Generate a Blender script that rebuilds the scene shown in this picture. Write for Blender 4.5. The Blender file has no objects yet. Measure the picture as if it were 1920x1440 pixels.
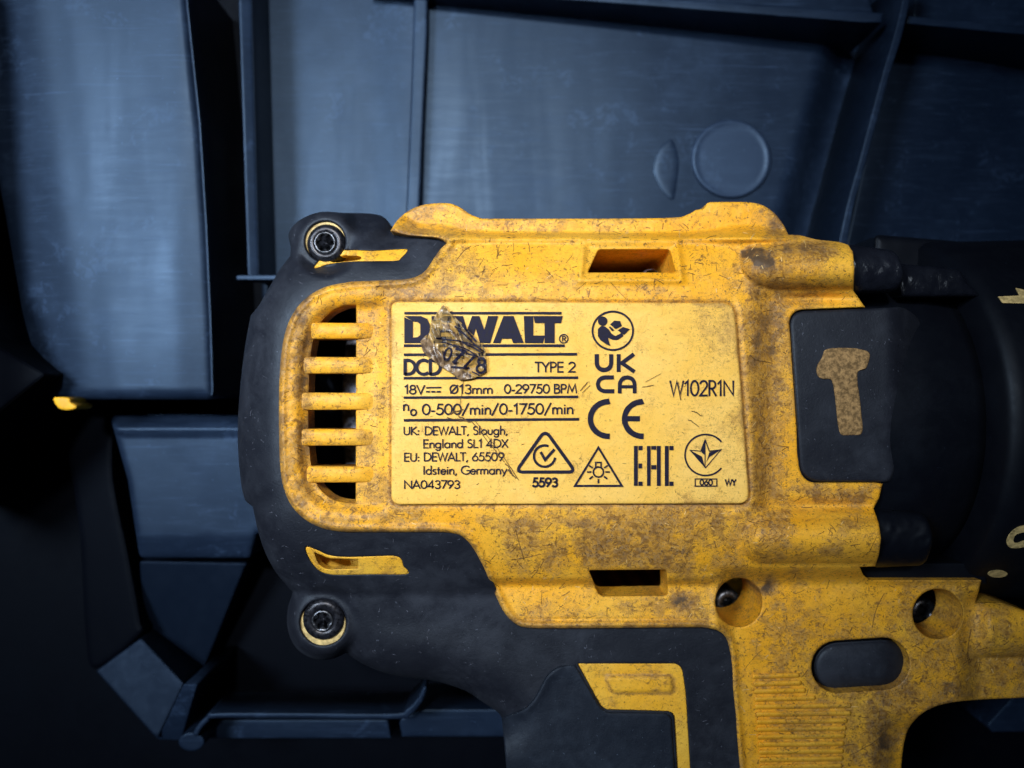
import bpy, math, random
import numpy as np
from mathutils import Vector
from mathutils.geometry import delaunay_2d_cdt

random.seed(7)
sc = bpy.context.scene
S = 1e-4            # one unit of the drawing is a tenth of a millimetre
H = 1390.0          # camera height above the rating label
Z0 = 0.078          # the case floor ends up just above the world origin
PI = math.pi

# ------------------------------------------------------------------ camera
cam_d = bpy.data.cameras.new('camera')
cam = bpy.data.objects.new('camera', cam_d)
sc.collection.objects.link(cam)
cam.location = (0, 0, H * S + Z0)
cam_d.sensor_width = 36
cam_d.lens = 36 * H / 1920
cam_d.clip_start = 0.005
cam_d.clip_end = 20
cam_d.dof.use_dof = True
cam_d.dof.focus_distance = (H + 25) * S
cam_d.dof.aperture_fstop = 12.0
cam_d.dof.aperture_blades = 0
sc.camera = cam

# ------------------------------------------------------------------ world and lamps
w = bpy.data.worlds.new('World'); sc.world = w; w.use_nodes = True
bg = w.node_tree.nodes['Background']
bg.inputs[0].default_value = (0.35, 0.55, 1.0, 1)
bg.inputs[1].default_value = 0.02

def area_lamp(name, loc, target, size, power, color, spread=180):
    d = bpy.data.lights.new(name, 'AREA'); d.shape = 'DISK'; d.size = size
    d.energy = power; d.color = color; d.spread = math.radians(spread)
    o = bpy.data.objects.new(name, d); sc.collection.objects.link(o)
    o.location = loc
    o.rotation_euler = (Vector(target) - Vector(loc)).to_track_quat('-Z', 'Y').to_euler()
    return o

def spot_lamp(name, loc, target, radius, power, color, angle, blend):
    d = bpy.data.lights.new(name, 'SPOT'); d.shadow_soft_size = radius
    d.energy = power; d.color = color; d.spot_size = math.radians(angle); d.spot_blend = blend
    o = bpy.data.objects.new(name, d); sc.collection.objects.link(o)
    o.location = loc
    o.rotation_euler = (Vector(target) - Vector(loc)).to_track_quat('-Z', 'Y').to_euler()
    return o

spot_lamp('bench_lamp', (-0.07, 0.24, 0.72), (-0.022, 0.045, 0.06), 0.030, 17.0, (1.0, 0.97, 0.94), 24, 1.0)
area_lamp('side_fill', (-0.40, 0.17, 0.64), (-0.09, 0.04, 0.02), 0.20, 0.45, (0.80, 0.90, 1.0), 50)  # added fill light, gives the tall left block its sheen

sc.view_settings.view_transform = 'Standard'
sc.view_settings.look = 'None'
sc.view_settings.exposure = 0.0
sc.view_settings.gamma = 1.0

# ------------------------------------------------------------------ drawing helpers
def W(px, py, z):
    """drawing point (photo position) lying at height z -> real position, metres"""
    f = (H - z) / H
    return ((px - 960) * f * S, (720 - py) * f * S, z * S + Z0)

def Wn(px, py, z):
    f = (H - z) / H
    return np.stack([(px - 960) * f * S, (720 - py) * f * S, z * S + Z0], axis=1)

def ss(a, b, x):
    t = np.clip((x - a) / (b - a), 0, 1)
    return t * t * (3 - 2 * t)

_r = np.random.RandomState(11)
_tab = _r.rand(256, 256)
def vnoise(x, y, s, seed=0):
    x = np.asarray(x, float) / s + seed * 17.31; y = np.asarray(y, float) / s + seed * 9.7
    xi = np.floor(x).astype(int); yi = np.floor(y).astype(int)
    fx = x - xi; fy = y - yi
    fx = fx * fx * (3 - 2 * fx); fy = fy * fy * (3 - 2 * fy)
    a = _tab[xi % 256, yi % 256]; b = _tab[(xi + 1) % 256, yi % 256]
    c = _tab[xi % 256, (yi + 1) % 256]; d = _tab[(xi + 1) % 256, (yi + 1) % 256]
    return (a + (b - a) * fx) * (1 - fy) + (c + (d - c) * fx) * fy
def fbm(x, y, s, seed=0, o=4):
    v = 0; amp = .5
    for k in range(o):
        v = v + amp * vnoise(x, y, s / 2 ** k, seed + k); amp *= .5
    return v / (1 - .5 ** o)

def rnd(pts, seg=6):
    """closed outline with each corner (x, y, r) rounded"""
    out = []; n = len(pts)
    for i, p in enumerate(pts):
        r = p[2] if len(p) > 2 else 0
        if r <= 0: out.append((p[0], p[1])); continue
        a = Vector(pts[i - 1][:2]); b = Vector(p[:2]); c = Vector(pts[(i + 1) % n][:2])
        ra = min(r, (a - b).length * .49); rc = min(r, (c - b).length * .49)
        p0 = b + (a - b).normalized() * ra; p2 = b + (c - b).normalized() * rc
        for k in range(seg + 1):
            t = k / seg
            q = p0 * (1 - t) ** 2 + b * 2 * t * (1 - t) * .85 + (p0 + p2) * t * (1 - t) * .15 + p2 * t * t
            out.append((q.x, q.y))
    return out

def spl(pts, closed=True, n=5):
    """smooth curve through points"""
    P = [np.array(p[:2], float) for p in pts]; m = len(P); out = []
    rng = range(m) if closed else range(m - 1)
    for i in rng:
        if closed: p0, p1, p2, p3 = P[i - 1], P[i], P[(i + 1) % m], P[(i + 2) % m]
        else: p0, p1, p2, p3 = P[max(i - 1, 0)], P[i], P[i + 1], P[min(i + 2, m - 1)]
        for k in range(n):
            t = k / n
            q = .5 * ((2 * p1) + (p2 - p0) * t + (2 * p0 - 5 * p1 + 4 * p2 - p3) * t * t + (3 * p1 - p0 - 3 * p2 + p3) * t ** 3)
            out.append((float(q[0]), float(q[1])))
    if not closed: out.append((float(P[-1][0]), float(P[-1][1])))
    return out

def resamp(poly, step, closed=True):
    P = np.array(poly, float)
    if closed: P = np.vstack([P, P[:1]])
    out = []
    for a, b in zip(P[:-1], P[1:]):
        L = np.hypot(*(b - a)); k = max(1, int(math.ceil(L / step)))
        for j in range(k): out.append(a + (b - a) * j / k)
    if not closed: out.append(P[-1])
    out = np.array(out)
    keep = [0]
    for i in range(1, len(out)):
        if np.hypot(*(out[i] - out[keep[-1]])) > step * .25: keep.append(i)
    out = out[keep]
    if closed and len(out) > 3 and np.hypot(*(out[0] - out[-1])) < step * .25: out = out[:-1]
    return out

def circ(cx, cy, rx, ry=None, n=40, a0=0):
    ry = rx if ry is None else ry
    return [(cx + rx * math.cos(a0 + 2 * PI * k / n), cy + ry * math.sin(a0 + 2 * PI * k / n)) for k in range(n)]

def capsule(ax, ay, bx, by, r, n=12):
    a = math.atan2(by - ay, bx - ax); out = []
    for k in range(n + 1):
        t = a - PI / 2 + PI * k / n; out.append((bx + r * math.cos(t), by + r * math.sin(t)))
    for k in range(n + 1):
        t = a + PI / 2 + PI * k / n; out.append((ax + r * math.cos(t), ay + r * math.sin(t)))
    return out

def area2(P):
    P = np.asarray(P); x, y = P[:, 0], P[:, 1]
    return float(np.sum(x * np.roll(y, -1) - np.roll(x, -1) * y))

def inside(x, y, P):
    P = np.asarray(P); r = np.zeros(len(x), bool)
    x1, y1 = P[:, 0], P[:, 1]; x2, y2 = np.roll(x1, -1), np.roll(y1, -1)
    for a, b, c, d in zip(x1, y1, x2, y2):
        if b == d: continue
        m = (b > y) != (d > y)
        r ^= m & (x < (c - a) * (y - b) / (d - b) + a)
    return r

def dist(x, y, P, closed=True):
    """unsigned distance to a polyline"""
    P = np.asarray(P, float); Q = np.roll(P, -1, axis=0)
    if not closed: P, Q = P[:-1], Q[:-1]
    x = np.asarray(x, float); y = np.asarray(y, float)
    best = np.full(x.shape, 1e18)
    for a, b in zip(P, Q):
        d = b - a; L = d @ d
        if L == 0: continue
        t = np.clip(((x - a[0]) * d[0] + (y - a[1]) * d[1]) / L, 0, 1)
        best = np.minimum(best, (x - a[0] - t * d[0]) ** 2 + (y - a[1] - t * d[1]) ** 2)
    return np.sqrt(best)

def sdist(x, y, P):
    d = dist(x, y, P); return np.where(inside(x, y, P), d, -d)     # positive inside

def lum(x, y, cx, cy, rx, ry=None, p=2):
    ry = rx if ry is None else ry
    return np.exp(-(np.abs((x - cx) / rx) ** p + np.abs((y - cy) / ry) ** p))

# ------------------------------------------------------------------ objects
C = sc.collection
def thing(name, label, cat, loc, group=None):
    o = bpy.data.objects.new(name, None); C.objects.link(o)
    o.location = loc; o['label'] = label; o['category'] = cat; o.empty_display_size = .01
    if group: o['group'] = group
    return o
def root_of(o):
    v = Vector((0, 0, 0))
    while o is not None: v += o.location; o = o.parent
    return v
def link(name, V, F, mat, parent=None, smooth=True, attrs=None, label=None, kind=None):
    V = np.asarray(V, float)
    c = (V.min(0) + V.max(0)) / 2
    me = bpy.data.meshes.new(name)
    me.from_pydata((V - c).tolist(), [], [list(map(int, f)) for f in F])
    me.validate()
    if smooth: me.polygons.foreach_set('use_smooth', [True] * len(me.polygons))
    if attrs:
        for k, v in attrs.items():
            at = me.attributes.new(k, 'FLOAT', 'POINT'); at.data.foreach_set('value', np.asarray(v, 'f'))
    me.materials.append(mat)
    o = bpy.data.objects.new(name, me); C.objects.link(o)
    if parent is not None:
        o.parent = parent; o.location = Vector(c) - root_of(parent)
    else: o.location = c
    if label: o['label'] = label
    if kind: o['kind'] = kind
    return o

def slab(name, outline, mat, parent, z=0.0, holes=(), step=8, rim=3, bottom=-700, hole_bottom=None,
         grime=None, label=None, cap=True, bstep=None, rimdrop=None, kind=None, lines=()):
    """moulded body: a top surface with height z(x, y), rounded rim, walls going straight down, and an underside"""
    bstep = bstep or min(step, 6)
    zf = z if callable(z) else (lambda x, y: np.full(np.shape(x), float(z)))
    loops = [resamp(outline, bstep)] + [resamp(h, min(bstep, 4)) for h in holes]
    if area2(loops[0]) < 0: loops[0] = loops[0][::-1]
    for i in range(1, len(loops)):
        if area2(loops[i]) > 0: loops[i] = loops[i][::-1]
    x0, y0 = loops[0].min(0); x1, y1 = loops[0].max(0)
    gx, gy = np.meshgrid(np.arange(x0, x1, step), np.arange(y0, y1, step * .87))
    gx = gx + (np.arange(gx.shape[0]) % 2)[:, None] * step * .5
    gx = gx.ravel(); gy = gy.ravel()
    def clear(x, y, m):
        ok = inside(x, y, loops[0]); x_, y_ = x[ok], y[ok]
        for L in loops[1:]:
            k = ~inside(x_, y_, L); x_, y_ = x_[k], y_[k]
        for L in loops:
            k = dist(x_, y_, L) >= m; x_, y_ = x_[k], y_[k]
        return x_, y_
    rings = []
    if rim > 0:
        for fr in (.12, .35, .65, 1.0):
            for L in loops:
                t = np.roll(L, -1, 0) - np.roll(L, 1, 0); t /= np.maximum(np.hypot(t[:, 0], t[:, 1]), 1e-9)[:, None]
                q = L + np.stack([-t[:, 1], t[:, 0]], 1) * rim * fr
                qx, qy = clear(q[:, 0], q[:, 1], rim * fr * .93)
                rings.append(np.stack([qx, qy], 1))
    ix, iy = clear(gx, gy, max(rim * 1.25, step * .45))
    pts = list(loops) + rings + [np.stack([ix, iy], 1)]
    edges = []; base = 0
    for L in loops:
        n = len(L); edges += [(base + i, base + (i + 1) % n) for i in range(n)]; base += n
    allp = np.vstack(pts)
    vo, _, fo, *_ = delaunay_2d_cdt([Vector(p) for p in allp.tolist()], edges, [], 0, 1e-4)
    V2 = np.array([(v.x, v.y) for v in vo]); F = np.array([f[:] for f in fo if len(f) == 3])
    cen = V2[F].mean(1)
    ok = inside(cen[:, 0], cen[:, 1], loops[0])
    for L in loops[1:]: ok &= ~inside(cen[:, 0], cen[:, 1], L)
    F = F[ok]
    X, Y = V2[:, 0], V2[:, 1]
    Z = np.asarray(zf(X, Y), float).copy()
    if rim > 0:
        d = np.full(len(X), 1e9)
        for L in loops: d = np.minimum(d, dist(X, Y, L))
        k = np.clip(d / rim, 0, 1); rd = rim if rimdrop is None else rimdrop
        Z -= rd * (1 - np.sqrt(1 - (1 - k) ** 2))
    TV = Wn(X, Y, Z)
    a = TV[F]; nz = np.cross(a[:, 1] - a[:, 0], a[:, 2] - a[:, 0])[:, 2]
    F[nz < 0] = F[nz < 0][:, ::-1]
    verts = [TV]; faces = F.tolist(); cnt = len(TV)
    g = np.zeros(len(X)) if grime is None else np.asarray(grime(X, Y), float)
    gs = [g]
    for li, L in enumerate(loops):
        zl = np.asarray(zf(L[:, 0], L[:, 1]), float) - ((rim if rimdrop is None else rimdrop) if rim > 0 else 0)
        top = Wn(L[:, 0], L[:, 1], zl); n = len(L)
        hb = bottom if li == 0 else (hole_bottom[li - 1] if isinstance(hole_bottom, (list, tuple)) else (hole_bottom if hole_bottom is not None else bottom))
        zb = zl + hb if (li > 0 and hole_bottom is not None) else np.full(n, float(hb))
        bot = top.copy(); bot[:, 2] = zb * S + Z0
        verts += [top, bot]; gl = np.zeros(n) if grime is None else np.asarray(grime(L[:, 0], L[:, 1]), float); gs += [gl, gl]
        for i in range(n):
            j = (i + 1) % n
            faces.append([cnt + i, cnt + n + i, cnt + n + j, cnt + j][::-1])
        if li == 0 and cap:
            faces.append([cnt + n + i for i in range(n)])
        cnt += 2 * n
    return link(name, np.vstack(verts), faces, mat, parent, attrs={'grime': np.concatenate(gs)} if grime is not None else None, label=label, kind=kind)

def revolve_x(name, prof, yc, zc, mat, parent, n=120, a0=0, a1=2 * PI, label=None):
    """body turned about a line along x; prof = [(x, r)], real units of S"""
    V = []; F = []
    full = abs(a1 - a0 - 2 * PI) < 1e-6; m = n if full else n + 1
    for x, r in prof:
        for k in range(m):
            t = a0 + (a1 - a0) * k / n
            V.append((x * S, (yc + r * math.cos(t)) * S, (zc + r * math.sin(t)) * S + Z0))
    for i in range(len(prof) - 1):
        for k in range(n):
            j = (k + 1) % m
            F.append((i * m + k, i * m + j, (i + 1) * m + j, (i + 1) * m + k))
    return link(name, V, F, mat, parent, label=label)

def lathe_z(name, prof, px, py, mat, parent, n=40, lobes=0, label=None):
    """body turned about an upright axis through drawing point; prof = [(r, z)]"""
    c = W(px, py, max(q[1] for q in prof)); V = []; F = []
    for r, z in prof:
        for k in range(n):
            t = 2 * PI * k / n
            V.append((c[0] + r * S * math.cos(t), c[1] + r * S * math.sin(t), z * S + Z0))
    for i in range(len(prof) - 1):
        for k in range(n): j = (k + 1) % n; F.append((i * n + k, (i + 1) * n + k, (i + 1) * n + j, i * n + j))
    F.append(list(range((len(prof) - 1) * n, len(prof) * n)))
    return link(name, V, F, mat, parent, label=label)

# ------------------------------------------------------------------ materials
def mat(name):
    m = bpy.data.materials.new(name); m.use_nodes = True
    nt = m.node_tree; nt.nodes.clear()
    out = nt.nodes.new('ShaderNodeOutputMaterial'); p = nt.nodes.new('ShaderNodeBsdfPrincipled')
    nt.links.new(p.outputs[0], out.inputs[0])
    return m, nt, p
class N:
    def __init__(s, nt):
        s.nt = nt; g = nt.nodes.new('ShaderNodeNewGeometry'); s.pos = g.outputs['Position']
    def lk(s, a, b):
        if isinstance(a, (int, float)): b.default_value = a
        elif isinstance(a, tuple): b.default_value = a if len(a) == 4 else a + (1,)
        else: s.nt.links.new(a, b)
    def noise(s, scale, detail=4, rough=.55, dist=0, stretch=None, vec=None):
        n = s.nt.nodes.new('ShaderNodeTexNoise'); n.inputs['Scale'].default_value = scale
        n.inputs['Detail'].default_value = detail; n.inputs['Roughness'].default_value = rough
        n.inputs['Distortion'].default_value = dist
        v = vec or s.pos
        if stretch:
            mp = s.nt.nodes.new('ShaderNodeMapping'); mp.inputs['Scale'].default_value = stretch[:3]
            if len(stretch) > 3: mp.inputs['Rotation'].default_value = (0, 0, stretch[3])
            s.nt.links.new(v, mp.inputs[0]); v = mp.outputs[0]
        s.nt.links.new(v, n.inputs['Vector']); return n.outputs['Fac']
    def voro(s, scale, feature='F1', stretch=None):
        n = s.nt.nodes.new('ShaderNodeTexVoronoi'); n.feature = feature; n.inputs['Scale'].default_value = scale
        v = s.pos
        if stretch:
            mp = s.nt.nodes.new('ShaderNodeMapping'); mp.inputs['Scale'].default_value = stretch[:3]
            if len(stretch) > 3: mp.inputs['Rotation'].default_value = (0, 0, stretch[3])
            s.nt.links.new(v, mp.inputs[0]); v = mp.outputs[0]
        s.nt.links.new(v, n.inputs['Vector']); return n.outputs['Distance']
    def rng(s, v, a, b, c=0., d=1., smooth=True):
        n = s.nt.nodes.new('ShaderNodeMapRange'); n.interpolation_type = 'SMOOTHSTEP' if smooth else 'LINEAR'
        s.lk(v, n.inputs[0])
        for i, k in enumerate((a, b, c, d)): n.inputs[i + 1].default_value = k
        return n.outputs[0]
    def m(s, op, a, b=0., clamp=False):
        n = s.nt.nodes.new('ShaderNodeMath'); n.operation = op; n.use_clamp = clamp
        s.lk(a, n.inputs[0]); s.lk(b, n.inputs[1]); return n.outputs[0]
    def mix(s, f, a, b):
        n = s.nt.nodes.new('ShaderNodeMix'); n.data_type = 'RGBA'
        s.lk(f, n.inputs[0]); s.lk(a, n.inputs[6]); s.lk(b, n.inputs[7]); return n.outputs[2]
    def attr(s, name):
        n = s.nt.nodes.new('ShaderNodeAttribute'); n.attribute_name = name; return n.outputs['Fac']
    def bump(s, h, strength, distance, prev=None):
        n = s.nt.nodes.new('ShaderNodeBump'); n.inputs['Strength'].default_value = strength; n.inputs['Distance'].default_value = distance
        s.lk(h, n.inputs['Height'])
        if prev is not None: s.nt.links.new(prev, n.inputs['Normal'])
        return n.outputs[0]

def yellow_plastic(name, base, pale, dirtiness=1.0):
    m, nt, p = mat(name); n = N(nt)
    g = n.attr('grime')
    big = n.noise(55, 5, .6)
    mid = n.noise(330, 6, .7, .8)
    fine = n.noise(1500, 4, .7, .4)
    grain = n.noise(5200, 2, .6)
    c = n.mix(n.rng(big, .35, .68), base, pale)
    c = n.mix(n.m('MULTIPLY', n.rng(mid, .45, .74), .45 * dirtiness), c, (.52, .25, .030))
    # fine soiling: grains and short fibres, denser where the part is grubby
    sp = n.rng(n.m('ADD', fine, n.m('MULTIPLY', g, .13)), .61, .68)
    c = n.mix(n.m('MULTIPLY', sp, .85 * dirtiness), c, (.13, .070, .020))
    fib = n.rng(n.noise(900, 3, .5, 2.2, (1, 5, 1, .5)), .585, .66)
    c = n.mix(n.m('MULTIPLY', fib, n.rng(g, .02, .5, .15, .85)), c, (.15, .082, .022))
    fib2 = n.rng(n.noise(800, 3, .5, 2.6, (5, 1, 1, -.4)), .60, .67)
    c = n.mix(n.m('MULTIPLY', fib2, n.rng(g, .02, .5, .15, .7)), c, (.12, .065, .02))
    # heavy grime patches
    tan = n.m('MULTIPLY', n.rng(n.m('ADD', g, n.m('MULTIPLY', n.m('SUBTRACT', mid, .5), 1.0)), .24, .74), .58)
    c = n.mix(tan, c, n.mix(n.rng(fine, .40, .60), (.30, .155, .040), (.68, .40, .11)))
    mott = n.rng(n.m('ADD', n.m('MULTIPLY', g, .16), n.noise(620, 5, .75, 1.2)), .60, .72)
    c = n.mix(n.m('MULTIPLY', mott, .78 * dirtiness), c, (.17, .080, .022))
    hv = n.m('MULTIPLY', n.rng(n.m('ADD', g, n.m('MULTIPLY', n.m('SUBTRACT', fine, .5), 1.6)), .72, 1.25), .60)
    c = n.mix(hv, c, n.mix(n.rng(fine, .4, .6), (.15, .088, .040), (.36, .235, .12)))
    pits = n.rng(n.m('ADD', n.noise(2600, 3, .65, .5), n.m('MULTIPLY', g, .12)), .665, .72)
    c = n.mix(n.m('MULTIPLY', pits, .8 * dirtiness), c, (.07, .04, .018))
    smr = n.rng(n.m('ADD', n.noise(210, 5, .7, 1.5, (1, 2.2, 1, .3)), n.m('MULTIPLY', g, .16)), .56, .74)
    c = n.mix(n.m('MULTIPLY', smr, .42 * dirtiness), c, (.34, .17, .035))
    blk = n.rng(n.m('ADD', g, n.m('MULTIPLY', n.m('SUBTRACT', fine, .5), 1.2)), 1.10, 1.5)
    c = n.mix(n.m('MULTIPLY', blk, .8), c, (.060, .045, .034))
    nt.links.new(c, p.inputs['Base Color'])
    nt.links.new(n.rng(mid, .3, .7, .42, .62), p.inputs['Roughness'])
    p.inputs['Specular IOR Level'].default_value = .35
    b = n.bump(fine, .55, .00009)
    b = n.bump(grain, .35, .00003, b)
    b = n.bump(mid, .5, .00022, b)
    nt.links.new(b, p.inputs['Normal'])
    return m

def black_plastic(name, base, rough, dust=.3, spec=.5, bump=1.0, brushed=False, dustc=(.16, .20, .27), tint=(.7, .84, 1)):
    m, nt, p = mat(name); n = N(nt)
    big = n.noise(28, 5, .6, .4)
    mid = n.noise(190, 6, .7, .3)
    fine = n.noise(2600, 3, .6)
    cl = n.rng(n.m('MULTIPLY', big, n.m('ADD', mid, .5)), .42, .78)
    c = n.mix(n.m('MULTIPLY', cl, dust), base, dustc)
    sp = n.rng(n.noise(1700, 2, .5), .72, .765)
    c = n.mix(n.m('MULTIPLY', sp, min(.6, dust * 1.2)), c, tuple(min(1, q * 3.0) for q in dustc))
    if brushed:
        br = n.noise(230, 6, .75, .5, (.35, 3.2, 1, .06)); br2 = n.noise(420, 4, .7, .3, (.12, 4.5, 1, -.10)); bl = n.noise(38, 3, .5, .5, (3.0, .5, 1))
        c = n.mix(n.m('MULTIPLY', n.rng(br, .5, .72), .30), c, dustc)
        c = n.mix(n.m('MULTIPLY', n.rng(br2, .60, .68), .25), c, tuple(q * 2 for q in dustc))
        scf = n.rng(n.m('MULTIPLY', n.rng(n.noise(60, 4, .6, 1.0), .52, .66), n.rng(n.noise(480, 5, .75, .8), .42, .62)), .2, .8)
        c = n.mix(n.m('MULTIPLY', scf, .24), c, tuple(q * 1.6 for q in dustc))
        nt.links.new(n.m('ADD', n.rng(br, .3, .7, -.02, .03), n.rng(bl, .3, .7, rough - .03, rough + .06)), p.inputs['Roughness'])
    else:
        nt.links.new(n.rng(mid, .3, .7, rough - .06, rough + .08), p.inputs['Roughness'])
    nt.links.new(c, p.inputs['Base Color'])
    p.inputs['Specular IOR Level'].default_value = spec; p.inputs['Specular Tint'].default_value = tint + (1,)
    b = n.bump(fine, .35 * bump, .00003)
    b = n.bump(mid, .4 * bump * (.35 if brushed else 1), .00008, b)
    nt.links.new(b, p.inputs['Normal'])
    return m

def plain(name, col, rough=.5, metal=0., spec=.5, nscale=900, var=.3, bd=.00004):
    m, nt, p = mat(name); n = N(nt)
    f = n.noise(nscale, 4, .65)
    dk = tuple(x * (1 - var) for x in col); lt = tuple(min(1, x * (1 + var)) for x in col)
    nt.links.new(n.mix(n.rng(f, .35, .65), dk, lt), p.inputs['Base Color'])
    nt.links.new(n.rng(f, .3, .7, rough - .08, rough + .08), p.inputs['Roughness'])
    p.inputs['Metallic'].default_value = metal; p.inputs['Specular IOR Level'].default_value = spec
    nt.links.new(n.bump(f, .5, bd), p.inputs['Normal'])
    return m

M_yel = yellow_plastic('yellow_plastic', (.90, .43, .018), (.90, .50, .05))
M_inlay = yellow_plastic('yellow_plastic_clean', (.92, .48, .03), (.92, .56, .07), .8)
M_label = yellow_plastic('label_foil', (.90, .54, .085), (.92, .60, .15), .55)
M_rub = black_plastic('black_rubber', (.0085, .0100, .0165), .56, .36, .46, 4.0, dustc=(.055, .065, .09))
M_grip = black_plastic('grip_rubber', (.010, .014, .024), .62, .4, .34, 6.0, dustc=(.055, .075, .11))
M_gear = black_plastic('gearbox_plastic', (.0022, .003, .006), .52, .08, .22, 1.0, dustc=(.02, .03, .05))
M_gloss = black_plastic('greasy_black_plastic', (.005, .006, .010), .24, .10, .55, 7.0, dustc=(.04, .05, .08))
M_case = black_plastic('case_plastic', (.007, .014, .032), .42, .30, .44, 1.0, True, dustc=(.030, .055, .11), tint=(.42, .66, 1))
M_case_shade = black_plastic('case_plastic_shade', (.0010, .0016, .004), .6, .05, .08, 1.0, False, dustc=(.01, .015, .03))  # case plastic in shade: the darkness is put into its colour
M_case_pale = black_plastic('case_plastic_pale', (.019, .034, .070), .45, .4, .6, 1.0, True, dustc=(.04, .07, .13), tint=(.42, .66, 1))  # case plastic in a lighter tone, for the round disc
M_half_shade = black_plastic('case_plastic_half_shade', (.004, .008, .018), .5, .2, .2, 1.0, False, dustc=(.012, .02, .04), tint=(.4, .62, 1))  # case plastic half in shade, dimmed through its colour
M_ink = plain('navy_ink', (.008, .008, .026), .6, 0, .2, 1600, .35)
M_metal = plain('dark_steel', (.10, .11, .13), .32, .9, .5, 1400, .5, .00005)
M_head = plain('oiled_screw', (.018, .02, .028), .33, .5, .5, 1500, .5, .00006)
M_motor = plain('motor_can', (.24, .26, .33), .38, .3, .5, 700, .6, .00006)
M_tan = plain('dirty_tan', (.25, .16, .07), .85, 0, .2, 1300, .45, .0005)
M_mark = plain('yellow_print', (.60, .46, .20), .6, 0, .3, 900, .3)
M_latch = plain('yellow_latch', (.85, .45, .02), .5, 0, .3, 500, .15)

# ------------------------------------------------------------------ tool case
case = thing('tool_case', 'black ribbed plastic tool case tray with a blue sheen under the drill', 'tool case', (0, 0, Z0 - .0745))
FL = -700
def rect(x0, y0, x1, y1, r=0): return rnd([(x0, y0, r), (x1, y0, r), (x1, y1, r), (x0, y1, r)])

slab('tray_floor', rect(-700, -600, 2700, 2000), M_case_shade, case, z=-702, step=60, rim=0, bottom=-745, bstep=60)
def zC(x, y):
    # broad moulded floor panel, right end sloped down to darken like a band of shadow
    xr = 1545 - (y - 60) * .27
    return -622 - 72 * ss(0, 62, x - xr) + 2.0 * (fbm(x, y, 200, 3) - .5)
slab('floor_panel', rnd([(800, -80), (1690, -20), (1590, 470, 10), (1560, 560), (786, 560)]), M_case, case, z=zC, step=12, rim=5, bottom=FL)
slab('floor_panel', rnd([(480, -80), (784, -80), (762, 560), (492, 560)]), M_case, case,
     z=lambda x, y: -624 + 8 * ss(690, 765, x) + 3 * (fbm(x, y, 160, 5) - .5), step=12, rim=5, bottom=FL)
slab('floor_panel', rnd([(1670, 70, 4), (2050, 95), (2050, 640), (1560, 640), (1585, 470)]), M_case, case,
     z=lambda x, y: -640 + 3 * (fbm(x, y, 160, 9) - .5) - 40 * ss(1700, 1950, x + (y - 200) * .6), step=14, rim=4, bottom=FL)
slab('floor_panel', rnd([(1120, -90), (1600, -90), (1640, 32), (1100, 0)]), M_case, case, z=-600, step=16, rim=3, bottom=FL)
slab('floor_panel', rnd([(1725, -90), (2050, -90), (2050, 62), (1712, 34)]), M_case, case, z=-600, step=16, rim=3, bottom=FL)
# ejector pin mark, a shallow disc
slab('round_boss', circ(1371, 298, 76, 74, 64), M_case_pale, case, z=lambda x, y: zC(x, y) + 8 + 3 * np.exp(-((np.hypot(x - 1371, y - 298) - 70) / 4.0) ** 2), step=5, rim=8, rimdrop=6, bottom=-690, bstep=4)
slab('reflection_ridge', spl([(1262, 262), (1274, 300), (1270, 345), (1263, 376), (1245, 365), (1230, 340), (1224, 315), (1232, 285), (1245, 268)]), M_case, case,
     z=lambda x, y: zC(x, y) + 2.5, step=5, rim=14, rimdrop=3.5, bottom=-690)  # made-up ridge standing in for a soft reflection on the panel
# ribs
slab('rib', rnd([(445, -80, 2), (470, -80, 2), (486, 522, 3), (465, 522, 3)]), M_case, case, z=lambda x, y: -470 - .55 * (x - 445 - y * .03), step=6, rim=4, bottom=FL)
slab('rib', rnd([(779, -80), (803, -80), (801, 60), (785, 430), (760, 430), (770, 200)]), M_case, case, z=-585, step=10, rim=5, bottom=FL)
slab('rib', rnd([(690, -46), (1100, -13), (1620, 22), (1655, 25), (1653, 42), (1620, 42), (1100, 2), (690, -26)]), M_case, case,
     z=lambda x, y: -545 + 60 * (x - 800) / 840, step=10, rim=3, bottom=FL)
slab('rib', rnd([(1702, 30), (2040, 62), (2040, 76), (1700, 44)]), M_case, case, z=-485, step=10, rim=3, bottom=FL)
slab('rib', spl([(1716, -60), (1706, 0), (1690, 70), (1668, 140), (1645, 225), (1622, 310), (1600, 390), (1585, 470), (1571, 470), (1588, 385), (1610, 305), (1632, 222), (1655, 137), (1676, 66), (1692, 0), (1700, -60)]),
     M_case, case, z=-455, step=8, rim=3, bottom=FL)
slab('ledge', rnd([(443, 516, 3), (520, 516, 3), (520, 525, 3), (443, 525, 3)]), M_case, case, z=-430, step=8, rim=2, bottom=-480)
# tall block at the left with a sloping left flank
def zA(x, y):
    xl = -12 + y * .12
    return -372 - 34 * (1 - ss(-40, 110, x - xl)) - 5 * (1 - ss(0, 60, x - xl - 95)) - 9 * ss(325, 392, x) + 4 * (fbm(x, y, 230, 2) - .5)
slab('tall_block', rnd([(-70, -80), (346, -80), (360, 60), (378, 230), (390, 420), (398, 600), (402, 738, 12), (395, 749, 10), (150, 749), (84, 743, 12), (52, 640), (10, 400), (-30, 200)]),
     M_case, case, z=zA, step=11, rim=20, bottom=FL)
slab('side_wall', rnd([(-300, -80), (-120, -80), (-90, 500), (-20, 640), (86, 702, 8), (0, 772), (-300, 990)]), M_case_shade, case, z=lambda x, y: -250 - 60 * ss(-60, 80, x), step=16, rim=6, bottom=FL)
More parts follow.
